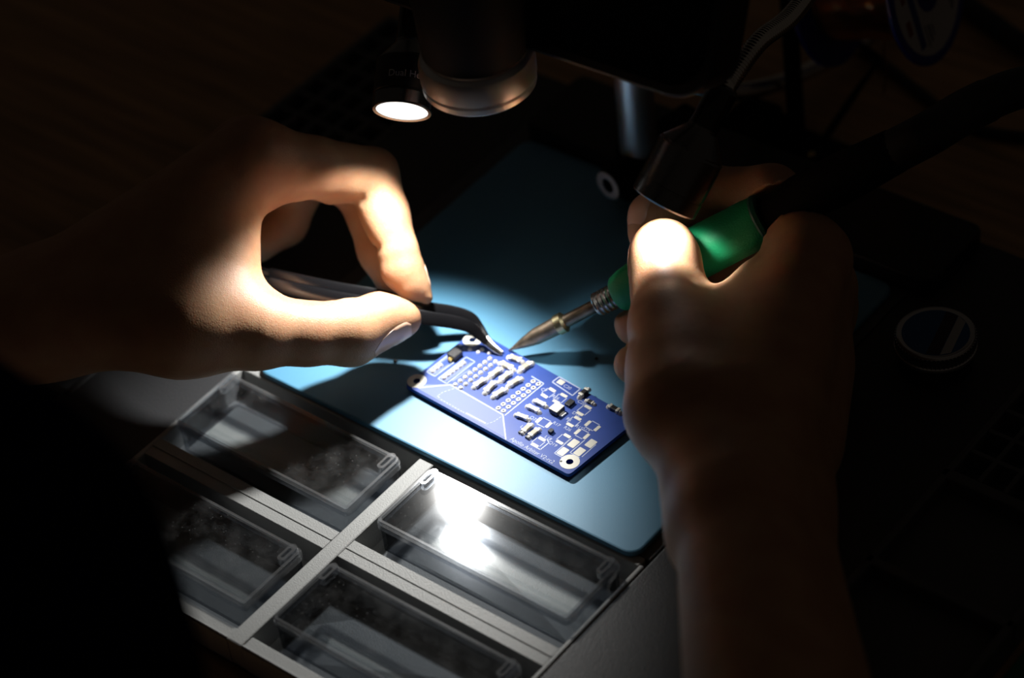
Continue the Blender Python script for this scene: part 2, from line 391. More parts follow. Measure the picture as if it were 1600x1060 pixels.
# pale module area on the front edge
b = B(); b.prism([(4.6, 1.5), (47.2, 1.6), (39.0, 9.3), (13.4, 9.8), (6.0, 4.8)], Z1, Z1 + .03, K); obj('module_print', b, 'silk_dim', pcb)
silk([(5.0, 1.9), (13.1, 9.8), (38.4, 9.5), (47.6, 1.0)], .5)
b = B()
seq = [(15.5, 9.0), (13.6, 5.4), (13.4, 2.9), (15.5, 2.3), (25, 2.2), (37, 2.6), (38.2, 5.0), (38.6, 8.8)]
for a, c in zip(seq[:-1], seq[1:]):
    L_ = math.dist(a, c); k = max(1, int(L_ / 1.2))
    for i in range(k): line(b, lerp(a, c, i / k), lerp(a, c, (i + .6) / k), .22, Z1 + .03, .03)
obj('dashed_print', b, 'silk', pcb)
line_b = B(); line(line_b, (27.5, 2.5), (36.5, 2.8), .5, Z1 + .03, .04); obj('pin_mark', line_b, 'silk', pcb)
# plated pin holes: one ring, copied
def ring_proto(p, q, name='pin_ring', m='tin'):
    b = B(); o = K(p, q, Z1); b.lathe([(.98, 0), (.95, .14), (.72, .3), (.45, .26), (.38, 0)], o, (0, 0, 1), 14)
    return obj(name, b, m, pcb, org=o, smooth=True, angle=60)
pins = [(3.3, 11.0), (3.35, 13.0), (3.4, 14.9)] + [(9.0 + .08 * i, 10.9 + 1.95 * i) for i in range(6)]
pins += [(14.6 + .1 * i, 10.7 + 2.45 * i) for i in range(8)] + [(17.3 + .1 * i, 10.6 + 2.47 * i) for i in range(8)]
pins += [(34.9 + .1 * i, 11.0 + 2.47 * i) for i in range(8)] + [(37.3 + .1 * i, 11.05 + 2.47 * i) for i in range(8)]
r0 = ring_proto(*pins[0])
for p, q in pins[1:]: part_copy(r0, pcb, K(p, q, 0) - K(*pins[0], 0))
# dome-shaped solder on the bright header pins near the front-left corner
b = B(); o = K(*pins[0], Z1); b.lathe([(.85, .1), (.8, .45), (.5, .75), (.1, .85)], o, (0, 0, 1), 12); s0 = obj('solder_dome', b, 'tin', pcb, org=o, smooth=True, angle=80)
for p, q in pins[1:25]: part_copy(s0, pcb, K(p, q, 0) - K(*pins[0], 0))
silk([(1.6, 9.6), (5.6, 9.6), (6.2, 22.0), (1.8, 22.0)], .3, True); silk([(7.4, 9.4), (11.6, 9.4), (12.0, 23.6), (7.8, 23.6)], .3, True)
silk([(39.2, 9.6), (39.4, 29.6)], .4); silk([(33.3, 29.9), (39.4, 29.6)], .4)
for a, c in (((1.9, 9.9), (2.4, 22)), ((4.4, 9.9), (5.6, 17)), ((7.6, 9.7), (8.0, 22)), ((10.2, 9.9), (11.4, 22.5)), ((12.2, 11.5), (13.4, 19.5))):
    b = B(); line(b, a, c, 1.0, Z1, .03); obj('printed_block', b, 'silk_dim', pcb)
# chip components with two soldered ends
def chip(a, c, w, h, body='cap', ends='tin', name='capacitor'):
    a, c = np.array(a, float), np.array(c, float); d = nrm(c - a); n = np.array([-d[1], d[0]]); L_ = np.linalg.norm(c - a)
    f = lambda s, t, z: K(*(a + d * s + n * t), z)
    b = B(); b.box(L_ * .2, L_ * .8, -w / 2 * .86, w / 2 * .86, Z1 + .1, Z1 + h, f); o = obj(name, b, body, pcb, bevel=.12)
    for s0_, s1_ in ((0, .26), (.74, 1)):
        b = B(); b.box(L_ * s0_, L_ * s1_, -w / 2, w / 2, Z1, Z1 + h * 1.05, f); obj('terminal', b, ends, o, bevel=.25)
        e = s0_ if s0_ == 0 else 1
        b = B(); c0 = f(L_ * e + (-.35 if e == 0 else .35), 0, Z1); b.lathe([(w * .5, 0), (w * .42, h * .35), (w * .2, h * .75), (.05, h * .9)], c0, (0, 0, 1), 10); obj('solder_fillet', b, 'tin', o, smooth=True, angle=80)
    return o
for a, c in (((21.1, 13.8), (21.6, 18.4)), ((26.1, 14.0), (25.5, 19.3)), ((30.0, 14.1), (30.9, 18.8)), ((22.0, 20.9), (22.5, 25.6)), ((26.4, 21.5), (26.5, 26.1)), ((30.5, 21.3), (31.5, 26.2)),
             ((20.6, 28.1), (25.8, 28.4)), ((20.8, 32.3), (25.6, 33.2)), ((28.5, 29.5), (29.1, 34.4))):
    chip(a, c, 2.3, 1.35)
for a, c in (((43.2, 20.9), (47.7, 21.2)), ((43.0, 17.4), (47.7, 17.7)), ((42.7, 11.9), (47.2, 12.7))): chip(a, c, 1.9, 1.3, 'cap_grey', name='resistor')
for a, c in (((50.2, 6.9), (50.0, 11.1)), ((53.4, 6.7), (53.6, 11.0))):
    o = chip(a, c, 2.1, 1.2, 'cap', 'pad', name='resistor')
b = B()
for p, q in ((48.9, 6.0), (52.3, 5.7)): b.box(p, p + 1.7, q - .2, q + .9, Z1, Z1 + .8, K)
obj('component_foot', b, 'chip', pcb, bevel=.1)
for a, c in (((54.3, 31.9), (54.3, 36.0)), ((65.9, 34.0), (70.4, 34.0))): chip(a, c, 2.0, 1.5, 'chip', 'pad', name='diode')
chip((57.6, 31.8), (60.4, 32.0), 1.6, 1.0, 'chip', 'pad', name='diode')
# gold switch at the far-left edge, tilted chip under the tweezer tip
for p, q in ((4.6, 18.7), (3.6, 23.5)):
    b = B(); b.box(p - .9, p + .9, q - .8, q + .8, Z1, Z1 + 1.5, K); obj('gold_contact', b, 'gold', pcb, bevel=.5)
b = B(); b.box(2.6, 6.4, 19.2, 23.6, Z1, Z1 + 2.2, K); obj('slide_switch', b, 'chip', pcb, bevel=.3)
for p, q in ((9.6, 27.9), (9.8, 29.7), (13.1, 29.9), (1.9, 26.4), (6.2, 27.2)):
    b = B(); o = K(p, q, Z1); b.lathe([(.8, 0), (.7, .4), (.3, .7)], o, (0, 0, 1), 10); obj('solder_dome', b, 'tin', pcb, org=o, smooth=True, angle=80)
# square inductor with a pale top, small chips
b = B(); b.box(50.7, 54.6, 19.6, 23.9, Z1 + .2, Z1 + 2.2, K); ind = obj('inductor', b, 'chip', pcb, bevel=.3)
b = B(); b.box(50.8, 54.5, 19.7, 23.8, Z1 + 2.2, Z1 + 2.4, K); obj('inductor_cap', b, 'pad', ind, bevel=.1)
b = B(); b.box(54.4, 56.0, 20.4, 23.0, Z1, Z1 + .7, K); obj('terminal', b, 'tin', ind, bevel=.3)
b = B(); b.box(52.6, 54.9, 25.6, 28.7, Z1, Z1 + 1.2, K); obj('small_chip', b, 'chip', pcb, bevel=.15)
b = B(); b.box(57.0, 58.5, 12.0, 13.8, Z1, Z1 + 1.2, K); sc_ = obj('small_chip', b, 'chip', pcb, bevel=.15)
# bare pads in outlined pairs
def pads(a, c, w, l=1.25, box=True):
    a, c = np.array(a, float), np.array(c, float); d = nrm(c - a); n = np.array([-d[1], d[0]])
    f = lambda s, t, z: K(*(a + d * s + n * t), z); D_ = np.linalg.norm(c - a)
    for s in (0, D_):
        b = B(); b.prism(rrect(s - l / 2, s + l / 2, -w / 2, w / 2, .25, 2), Z1, Z1 + .07, f); obj('solder_pad', b, 'pad', pcb)
    if box:
        for t in (-w / 2 - .35, w / 2 + .35): silk([tuple(a + d * .4 + n * t), tuple(a + d * (D_ - .4) + n * t)], .3)
for a, c in (((43.7, 25.1), (43.9, 29.0)), ((49.0, 25.3), (49.0, 29.3)), ((59.6, 25.7), (59.7, 29.8)), ((60.5, 19.5), (60.5, 23.5)), ((63.3, 11.0), (63.3, 14.9)), ((57.4, 4.9), (57.4, 8.6))): pads(a, c, 2.9)
for a, c in (((50.3, 14.9), (54.6, 15.1)), ((65.0, 23.7), (69.2, 23.7)), ((64.8, 18.5), (68.8, 18.6))): pads(a, c, 2.9)
for p, q in ((67.2, 8.3), (67.5, 13.4), (71.8, 11.6), (72.3, 16.9)):
    b = B(); b.prism(rrect(p - 1.4, p + 1.4, q - 1.9, q + 1.9, .3, 2), Z1, Z1 + .07, K); obj('solder_pad', b, 'pad', pcb)
silk([(55.9, 4.4), (60.4, 4.4), (60.5, 8.7), (58.8, 9.6)], .4)
silk([(65.3, 15.0), (65.4, 6.0), (69.2, 6.0)], .35); silk([(69.5, 17.0), (69.5, 9.4), (73.8, 9.4)], .35); silk([(74.1, 10.2), (74.0, 17.5)], .3)
silk([(41.2, 32.2), (41.4, 35.4), (51.4, 35.2), (51.5, 31.0), (41.2, 32.0)], .45)
b = B(); b.prism(rrect(42.4, 45.0, 32.6, 34.8, .2, 2), Z1, Z1 + .08, K); obj('solder_pad', b, 'pad', pcb)
random.seed(4)
for p, q, n_ in ((46.8, 33.2, 4), (47.0, 26.9, 3), (58.3, 24.8, 3), (58.6, 21.3, 3), (60.8, 17.6, 4), (61.5, 9.0, 2), (63.5, 20.5, 2), (48.0, 14.4, 3), (58.6, 10.2, 4), (41.6, 27.2, 3), (66.4, 21.5, 2), (56.2, 17.0, 2), (48.5, 9.0, 3), (56.0, 30.2, 3)):
    text_mesh(random.choice('RCLDQ') + str(random.randint(1, 39)), 1.9, lambda a, c, z, p=p, q=q: K(p - 1.2 + a, q - .6 + c, z), Z1 + .03, 'silk', 'part_number', pcb)
text_mesh('Apollo Arbiter V2-rc2', 2.35, lambda a, c, z: K(48.6 + a * .93, 1.75 + c, z), Z1 + .04, 'silk', 'board_name', pcb)
b = B(); b.lathe([(.45, 0), (.45, .1)], K(69.8, 4.4, Z1), (0, 0, 1), 10); obj('via_dot', b, 'chip', pcb)
# small debris on the mat
for (x, y, r), lb in zip(((618, 566, .8), (932, 562, .7)), ('dark solder crumb on the mat in the thumb\'s shadow', 'dark solder crumb on the mat beyond the board')):
    o = at(x, y, 0); b = B(); b.lathe([(r * .5, 0), (r, r * .5), (r * .7, r * 1.2), (.1, r * 1.5)], o, (0, 0, 1), 8); tag(obj('solder_crumb', b, 'chip', smooth=True), lb, 'crumb')

# ------------------------------------------------------------------ microscope
scope = thing('digital_microscope', 'black bench microscope with a screen above and a steel pole behind the mat', 'microscope', T(90, 177, TRAY))
b = B(); b.prism(rrect(-2, 182, 159, 196, 4), TRAY, 6, T); obj('base_plate', b, 'black', scope, bevel=1)
PO = T(60, 178, 0)
pole_at = at(1000, 235, 30); pole_at = np.array([pole_at[0], pole_at[1], 0])
PB = T(58, 170, 6)
q0 = at(998, 232, 22)
pbx = np.array([q0[0], q0[1], 6.0])
b = B(); b.lathe([(7.2, 0), (7.2, 230)], pbx, (0, 0, 1), 40); obj('pole', b, 'alu', scope, smooth=True)
b = B(); b.lathe([(12, 0), (12, 4), (9, 7), (9, 16)], pbx - [0, 0, .2], (0, 0, 1), 40); obj('pole_collar', b, 'black_matte', scope, smooth=True)
rf = at(950, 290, 17); ax = nrm(at(1020, 243, 17) - rf)
b = B(); b.lathe([(3.0, 4), (3.0, 0), (5.9, 0), (6.3, .6), (6.3, 34), (5, 35)], rf, ax, 36); ck = obj('clamp_bar', b, 'black_matte', scope, smooth=True)
b = B(); b.lathe([(3.0, .3), (3.0, -.35), (5.7, -.35), (5.9, .3)], rf, ax, 36, closed=True); obj('clamp_ring', b, 'label', ck, smooth=True)
b = B(); b.box(-9, 9, -9, 9, 0, 24, lambda a, c, z: rf + ax * (26 + z) + np.cross(ax, [0, 0, 1]) * a + np.array([0, 0, 1]) * (c - 3)); obj('clamp_block', b, 'black_matte', ck, bevel=1.5)
# screen: its lower edge runs along the tray's u direction
sz = 128.0; SC = at(1104, 173, sz); SW, SH, SD = 178.0, 112.0, 17.0
SU = np.array([math.cos(math.radians(-41)), math.sin(math.radians(-41)), 0]); SV = np.array([-SU[1], SU[0], 0])
sup = nrm(SV * math.sin(math.radians(22)) + np.array([0, 0, 1]) * math.cos(math.radians(22))); sn = nrm(np.cross(SU, sup))
if sn @ V3 > 0: sn = -sn
def SCR(a, c, z): return SC + SU * (a - SW) + sup * c + sn * z
b = B(); b.prism(rrect(0, SW, 0, SH, 15, 8), -SD, 0, SCR); scr = obj('screen_case', b, 'black', scope, bevel=1.2)
b = B(); b.prism(rrect(4, SW - 4, 4, SH - 4, 12, 8), 0, .5, SCR); obj('screen_glass', b, 'gloss_black', scr)
lz = 112.0; LC = at(750, 130, lz)
b = B(); b.lathe([(12, 15), (17.0, 15), (17.0, 13), (18.7, 12), (19.3, 10), (19.3, 4.2), (18.4, 3.8), (18.4, 3.0), (19.0, 2.6), (19.0, .8), (18.2, 0), (14, 0), (13, 2)], LC, (0, 0, 1), 64); lr = obj('lens_ring', b, 'alu', scope, smooth=True, angle=25)
b = B(); b.lathe([(13.6, 3), (7, 4.4), (.1, 4.8)], LC, (0, 0, 1), 40); obj('lens_glass', b, 'gloss_black', lr, smooth=True)
b = B(); b.lathe([(12, 13.5), (17.0, 14), (17.6, 15), (18.5, 34), (21, 60), (21, 70)], LC, (0, 0, 1), 56); obj('lens_barrel', b, 'black_matte', scope, smooth=True)
hd = LC + np.array([0, 0, 68])
b = B(); b.prism(rrect(-26, 26, -24, 24, 6), 0, 46, lambda a, c, z: hd + U3 * a + V3 * c + np.array([0, 0, z])); obj('camera_head', b, 'black', scope, bevel=2)
arm_a = hd + V3 * 22 + np.array([0, 0, 20]); arm_b = np.array([pbx[0], pbx[1], arm_a[2]])
b = B(); b.tube([arm_a, arm_b], 8, 20); b.lathe([(13, -16), (13, 16)], arm_b, (0, 0, 1), 32); obj('carriage_arm', b, 'black_matte', scope, smooth=True)
b = B(); b.tube([SCR(SW / 2, SH / 2, -SD + 1), hd + np.array([0, 0, 26]) - V3 * 22], 9, 20); obj('screen_bracket', b, 'black_matte', scope, smooth=True)

# ------------------------------------------------------------------ gooseneck lamps
def gooseneck(b, pts, r=3.1, pitch=1.25):
    P = spline(pts, 24); D_ = [0]
    for i in range(1, len(P)): D_.append(D_[-1] + np.linalg.norm(P[i] - P[i - 1]))
    n = int(D_[-1] / (pitch / 4)); Q, R = [], []; j = 0
    for i in range(n + 1):
        s = D_[-1] * i / n
        while j < len(P) - 2 and D_[j + 1] < s: j += 1
        t = (s - D_[j]) / max(1e-6, D_[j + 1] - D_[j]); Q.append(P[j] + (P[j + 1] - P[j]) * min(t, 1)); R.append(r * (1 + .13 * math.sin(2 * math.pi * s / pitch)))
    b.tube(Q, R, 12); return b
def lamp(label, face, n, rad, led, neck, foot, power, spread, beam):
    face = np.asarray(face, float); n = nrm(n); ax = -n
    t = thing('gooseneck_lamp', label, 'lamp', foot, 'gooseneck work lamps'); k = rad / 10.0
    b = B(); b.lathe([(8.6 * k, .9), (8.6 * k, 0), (9.6 * k, -.2), (10 * k, .3), (10 * k, 4.4 * k)], face, ax, 56); bz = obj('bezel', b, 'gun', t, smooth=True, angle=25)
    b = B(); b.lathe([(8.7 * k, .15), (8.7 * k, .9)], face, ax, 56); obj('light_disc', b, led, t, smooth=True)
    ld_ = bpy.data.lights.new('led', 'SPOT'); ld_.shadow_soft_size = 4.5 * MM; ld_.energy = power; ld_.spot_size = math.radians(spread); ld_.spot_blend = .62; ld_.color = LAMP_COLOR
    lo_ = bpy.data.objects.new('led_emitter', ld_); COL.objects.link(lo_); lo_.parent = t; lo_.location = Vector((face - ax * 4.0 - foot) * MM); lo_.rotation_euler = Vector(beam).to_track_quat('-Z', 'Y').to_euler()
    b = B(); b.lathe([(9.7 * k, 4.4 * k), (9.7 * k, 5.0 * k), (10 * k, 5.2 * k), (10 * k, 16.5 * k), (9.5 * k, 17 * k)], face, ax, 56); bd = obj('lamp_head', b, 'black' if k < 1.06 else 'gun', t, smooth=True, angle=25)
    b = B(); b.lathe([(9.4 * k, 17 * k), (9.4 * k, 17.4 * k), (4.6 * k, 23.5 * k), (4.6 * k, 24.5 * k)], face, ax, 48); obj('lamp_cone', b, 'gun', t, smooth=True, angle=25)
    b = B(); b.lathe([(4.4 * k, 24 * k), (4.4 * k, 36 * k), (3.6 * k, 37 * k)], face, ax, 36); obj('lamp_sleeve', b, 'gloss_black', t, smooth=True)
    tipp = face + ax * 36 * k
    b = gooseneck(B(), [tipp] + neck + [foot + np.array([0, 0, 10])]); obj('gooseneck', b, 'chrome', t, smooth=True, angle=180)
    b = B(); b.lathe([(15, 0), (15, 7), (12, 10), (5, 11), (5, 16)], foot, (0, 0, 1), 36); obj('weighted_foot', b, 'black', t, smooth=True)
    return t, bd, face, ax, k
LF = at(628, 174, 91); LN = np.array([-.22, -.81, -.54])
up = np.array([0, 0, 1.0])
tL, bdL, fL, axL, kL = lamp('lit round lamp head on a gooseneck hanging in front of the microscope lens', LF, LN, 10.4, 'led_left',
    [LF - nrm(LN) * 48 + up * 3, atd(690, -60, 895), atd(850, -10, 905), atd(1000, 84, 908), atd(1085, 132, 915), atd(1150, 143, 952), atd(1220, 128, 1002), atd(1290, 97, 1028), atd(1350, 62, 1040), atd(1392, 20, 1052)], at(1395, -10, DESK), LEFT_LAMP, LEFT_SPREAD, (-.26, -.50, -.83))
RF = atd(1037, 316, 842); RN = np.array([-.57, -.36, -.74])
tR, bdR, fR, axR, kR = lamp('gunmetal lamp head on a gooseneck just above the lit thumb', RF, RN, 11.6, 'led_right',
    [atd(1140, 128, 838), atd(1185, 66, 846), atd(1240, 20, 862), atd(1310, -80, 885), atd(1390, -210, 930), atd(1440, -270, 1000), atd(1455, -220, 1060)], at(1440, -90, DESK), RIGHT_LAMP, RIGHT_SPREAD, (.02, -.16, -.98))
# printed words around the dark band of the lamp head by the lens
xx, yy, zz = axes(axL); vd = nrm(CAM - fL); vd = nrm(vd - zz * (vd @ zz)); side = np.cross(zz, vd)
def wrap(a, c, z):
    r = 10 * kL + .05 + z; t = a / (10 * kL) + .02; return fL + zz * (9.0 + c) + r * (vd * math.cos(t) - np.cross(vd, zz) * -math.sin(t) * -1)
text_mesh('Dual Hel', 3.4, lambda a, c, z: wrap(a - 6.5, c, z), 0, 'print_grey', 'printed_lettering', tL, .02)

# ------------------------------------------------------------------ soldering iron
IT = at(795, 548, 3.0); IFAR = atd(1400, 235, depth(IT) - 58)
idir = nrm(IFAR - IT)
def irs(x): # distance along the iron whose picture column is x (mm)
    lo, hi = 0., 320.
    for _ in range(40):
        mid = (lo + hi) / 2; p = IT + idir * mid - CAM; px_ = 800 + F_PX * (p @ XC) / (p @ FW)
        lo, hi = (mid, hi) if px_ < x else (lo, mid)
    return lo
iron = thing('soldering_iron', 'green-gripped soldering iron with its tip on the circuit board', 'soldering iron', IT)
s = [irs(x) for x in (812, 870, 884, 932, 964, 975, 1190, 1215, 1400)]
b = B(); b.lathe([(.25, 0), (.5, 1.2), (2.0, s[0] + 2), (3.0, s[0] + 7), (3.3, s[1])], IT, idir, 28); obj('tip', b, 'iron', iron, smooth=True)
b = B(); b.lathe([(3.3, s[1]), (3.75, s[1] + .4), (3.75, s[2] - .8), (2.7, s[2])], IT, idir, 28); obj('tip_collar', b, 'iron_collar', iron, smooth=True)
b = B(); b.lathe([(2.35, s[2] - .5), (2.35, s[3] + 2)], IT, idir, 28); obj('barrel', b, 'iron', iron, smooth=True)
prof = [(3.2, s[3])]
n_ = 5
for k in range(n_):
    h0 = s[3] + (s[4] - s[3]) * k / n_; h1 = s[3] + (s[4] - s[3]) * (k + 1) / n_
    prof += [(4.2, h0 + .2), (4.5, h0 + .5), (4.5, h1 - .5), (4.2, h1 - .2), (3.9, h1)]
b = B(); b.lathe(prof, IT, idir, 36); obj('threaded_nut', b, 'steel', iron, smooth=True, angle=25)
b = B(); b.lathe([(5.5, s[4] - .3), (6.4, s[4] + .6), (7.4, s[5] + 1), (8.0, s[5] + 5), (8.8, s[5] + 14), (9.2, s[5] + 26), (9.0, s[6] - 4), (8.6, s[6])], IT, idir, 44); gp = obj('grip', b, 'green', iron, smooth=True, angle=50)
b = B(); b.lathe([(8.7, s[6] - .6), (9.0, s[6] + .2), (8.7, s[6] + 1.6), (7.5, s[6] + 2.0)], IT, idir, 44); obj('grip_ring', b, 'dark_green', iron, smooth=True)
b = B(); b.lathe([(7.2, s[6] + 1), (6.9, s[6] + 7), (8.4, s[7] + 9), (8.6, s[8] - 20), (7.6, s[8])], IT, idir, 40); obj('handle', b, 'black_matte', iron, smooth=True)
pe = IT + idir * (s[8] - 4); d_e = depth(pe)
path = spline([pe, IT + idir * (s[8] + 12), atd(1520, 168, d_e + 2), atd(1600, 136, d_e + 4), atd(1700, 128, d_e + 12), at(1800, 200, 30), at(1900, 160, DESK + 14), at(2050, 60, DESK + 12), at(2300, -60, DESK + 12), at(2700, -140, DESK + 12), at(3200, -260, DESK + 12)], 10)
b = B(); b.tube(path, [7.4] * 24 + [7.0] * (len(path) - 24), 20); obj('cable_boot', b, 'cable', iron, smooth=True)

# ------------------------------------------------------------------ tweezers
TT = at(785, 553, 2.9)
tw = thing('tweezers', 'black bent-tip tweezers pinched by thumb and forefinger over the board', 'tweezers', TT)
dI = depth(at(660, 475, 20)) + 3       # depth of the left forefinger
def arm(off_px, off_d, tip_off):
    way = [(420, 436, 25), (520, 457, 21), (600, 471, 18), (655, 486, 15), (705, 494, 12), (733, 502, 10), (748, 516, 7.4), (760, 531, 5.4), (773, 544, 3.9)]
    pts = []
    for (x, y, z), w in zip(way, (1, 1, 1, 1, 1, .95, .8, .55, .3)):
        d = depth(at(x, y, z)); pts.append(atd(x + off_px[0] * w, y + off_px[1] * w, d + off_d * w))
    return pts + [TT + np.array(tip_off)]
def blade(pts, w, t):
    P = spline(pts, 6); n = len(P); b = B(); v, f = [], []
    for i, p in enumerate(P):
        tg = nrm(P[min(i + 1, n - 1)] - P[max(i - 1, 0)]); view = nrm(CAM - p); side = nrm(np.cross(tg, view)); nn = np.cross(side, tg); k = i / (n - 1)
        ww = np.interp(k, [0, .3, .6, .78, 1], w); tt = np.interp(k, [0, .6, 1], t)
        for a_, c_ in ((-1, -.7), (-.7, -1), (.7, -1), (1, -.7), (1, .7), (.7, 1), (-.7, 1), (-1, .7)): v.append(p + side * ww * a_ + nn * tt * c_)
    for i in range(n - 1):
        for k in range(8): f.append((i * 8 + k, i * 8 + (k + 1) % 8, (i + 1) * 8 + (k + 1) % 8, (i + 1) * 8 + k))
    f += [tuple(range(7, -1, -1)), tuple((n - 1) * 8 + k for k in range(8))]
    return b.add(v, f)
for off, od, to in (((0, -6), 3, (.25, .5, .2)), ((0, 9), -4, (-.3, -.5, 0))):
    P = arm(off, od, to); b = blade(P[:8], [2.6, 2.6, 2.4, 2.1, 1.15], [1.1, 1.1, .8]); a_ = obj('tweezer_arm', b, 'tweezer_black', tw, smooth=True, angle=60)
    b = blade(P[6:], [1.15, 1.1, .95, .75, .35], [.75, .6, .3]); obj('steel_tip', b, 'steel', a_, smooth=True, angle=60)
e0, e1 = arm((0, -6), 3, (0, 0, 0))[0], arm((0, 9), -4, (0, 0, 0))[0]
b = B(); b.tube(spline([e0, e0 * .7 + e1 * .3 + nrm(e0 - TT) * 12, e0 * .3 + e1 * .7 + nrm(e0 - TT) * 12, e1], 6), 2.2, 10); obj('tweezer_heel', b, 'tweezer_black', tw, smooth=True)

# ------------------------------------------------------------------ flux tin
FO = T(200.5, 132, TRAY - .4)
ft = thing('flux_tin', 'small round screw-top tin with blue label on the tray side panel', 'tin', FO)
b = B(); b.lathe([(12.2, 0), (12.8, .6), (12.8, 9)], FO, up, 56); obj('tin_body', b, 'black', ft, smooth=True, angle=25)
prof = [(12.9, 8.4), (14.2, 8.6), (14.4, 9.3), (14.2, 10), (13.7, 10.3)]
prof += [(13.7, 14.4), (13.4, 15.0), (13.0, 15.2), (12.0, 14.9), (.1, 14.8)]
b = B(); b.lathe(prof, FO, up, 64); ld = obj('screw_lid', b, 'tin_metal', ft, smooth=True, angle=25)
for k in range(60):
    a = 2 * math.pi * k / 60; c = FO + np.array([13.7 * math.cos(a), 13.7 * math.sin(a), 0])
    if k == 0: b = B(); b.lathe([(.35, 10.4), (.35, 14.2)], c, up, 6); kn0, c0 = obj('knurl', b, 'tin_metal', ld, org=c), c
    else: part_copy(kn0, ld, c - c0)
b = B(); b.lathe([(11.6, 14.85), (11.6, 14.98)], FO, up, 48); obj('tin_label', b, 'tin_blue', ld)
def chordstrip(d0, d1, ang, z):
    ca, sa = math.cos(ang), math.sin(ang); pts = []
    for d, rng in ((d0, range(0, 9)), (d1, range(8, -1, -1))):
        h = math.sqrt(11.5 ** 2 - d * d)
        for k in rng: t = -h + 2 * h * k / 8; pts.append((d * ca - t * sa, d * sa + t * ca))
    b = B(); b.prism(pts, z, z + .05, lambda a, c, zz_: FO + np.array([a, c, zz_])); return b
obj('label_band', chordstrip(.2, 4.6, math.radians(-30), 14.98), 'tin_dark', ld); obj('label_band', chordstrip(4.8, 8.0, math.radians(-30), 14.98), 'label', ld)

# ------------------------------------------------------------------ solder spool and its stand
SP = at(1450, -20, 62)                    # centre of the label-side flange
sax = nrm(np.array([.78, -.56, .28]))
sp = thing('solder_spool', 'blue spool of copper-coloured wire hanging with its label facing out', 'spool', SP - sax * 22 - [0, 0, 29])
RFL = 29.0
b = B(); b.lathe([(5, -2.2), (RFL - .6, -2.2), (RFL, -1.6), (RFL, -.6), (RFL - .6, 0), (RFL - 3, 0), (RFL - 3.4, -.5), (5, -.5)], SP, sax, 64, closed=True); obj('flange', b, 'blue_plastic', sp, smooth=True, angle=25)
b = B(); b.lathe([(5, -2.2), (RFL - .6, -2.2), (RFL, -1.6), (RFL, -.6), (RFL - .6, 0), (5, 0)], SP - sax * 40, sax, 64, closed=True); obj('flange', b, 'blue_plastic', sp, smooth=True, angle=25)
b = B(); b.lathe([(5, -41), (9, -41), (9, -.6), (5, -.6)], SP, sax, 32, closed=True); obj('hub', b, 'blue_plastic', sp, smooth=True)
hx = []
xx, yy, zz = axes(sax)
for i in range(44 * 16 + 1):
    a = 2 * math.pi * i / 16; h = -39 + 35.6 * i / (44 * 16); rr = 18.6 + .25 * math.sin(i * .37)
    hx.append(SP + zz * h + rr * (xx * math.cos(a) + yy * math.sin(a)))
b = B(); b.tube(hx, .42, 5); obj('wire_winding', b, 'copper', sp, smooth=True)
b = B(); b.lathe([(9.2, -39.6), (18.2, -39.6), (18.2, -2.6), (9.2, -2.6)], SP, sax, 40, closed=True); obj('wire_core', b, 'copper', sp, smooth=True)
pts = [at(1297, 60, 30) * 0 + SP - zz * 24 + 18.6 * nrm(np.array([0, 0, -1.0]) - zz * (-zz[2])), ]
w0 = pts[0]; b = B(); b.tube(spline([w0, w0 + [0, -1, -9], w0 + [1, 0, -19], w0 + [0, 1, -30]], 8), .42, 6); obj('loose_wire', b, 'copper', sp, smooth=True)
def LB(a, c, z):  # label frame on the flange
    yv = nrm(up - zz * (up @ zz)); xv = np.cross(yv, zz); return SP + xv * a + yv * c + zz * (-.45 + z)
b = B(); b.ring(circle((0, 0), 25.2, 48), circle((0, 0), 9, 48), 0, .1, LB); lab = obj('spool_label', b, 'label', sp)
b = B(); b.box(-15.5, -11.5, -18, 18, .1, .16, LB); obj('label_stripe', b, 'label_blue', lab)
for k, x in enumerate((-9.5, -7.2, -4.6, 12.2, 14.2)):
    b = B(); b.box(x, x + (1.1 if k % 2 else .7), -20 + k, -11 - k % 3, .1, .15, LB); obj('label_line', b, 'label_ink', lab)
for x, c, w_, h_ in ((-21, -9, 3.2, 6), (-20, 4, 3, 5)):
    b = B(); b.box(x, x + w_, c, c + h_, .1, .15, LB); obj('label_mark', b, 'label_red', lab)
b = B(); b.ring([(10, -9), (15.5, -14.5), (21, -9), (15.5, -3.5)], [(11, -9), (15.5, -13.5), (20, -9), (15.5, -4.5)], .1, .15, LB); obj('lead_free_diamond', b, 'label_red', lab)
text_mesh('Pb', 5.5, lambda a, c, z: LB(12.3 + a, -11 + c, z), .12, 'label_ink', 'label_symbol', lab, .02)
rod_a, rod_b = SP - sax * 60, SP + sax * 14
st = thing('spool_stand', 'black metal stand holding the blue solder spool above the desk', 'stand', np.array([rod_a[0], rod_a[1], DESK]))
b = B(); b.tube([rod_a, rod_b], 3.2, 16); obj('spindle', b, 'black', st, smooth=True)
ft_ = at(1247, 240, DESK + 6); 
b = B(); b.tube([rod_a, ft_], 3.4, 14); obj('upright', b, 'black_matte', st, smooth=True)
b = B(); b.tube([at(1272, 242, DESK + 4), atd(1330, 155, 1000), atd(1374, 92, 1000), rod_a], 1.5, 10); obj('brace', b, 'black_matte', st, smooth=True)
b = B(); b.prism(rrect(-9, 24, -9, 14, 4), DESK, DESK + 7, lambda a, c, z: np.array([ft_[0], ft_[1], 0]) + U3 * a + V3 * c + [0, 0, z]); obj('foot_plate', b, 'black_matte', st, bevel=1)
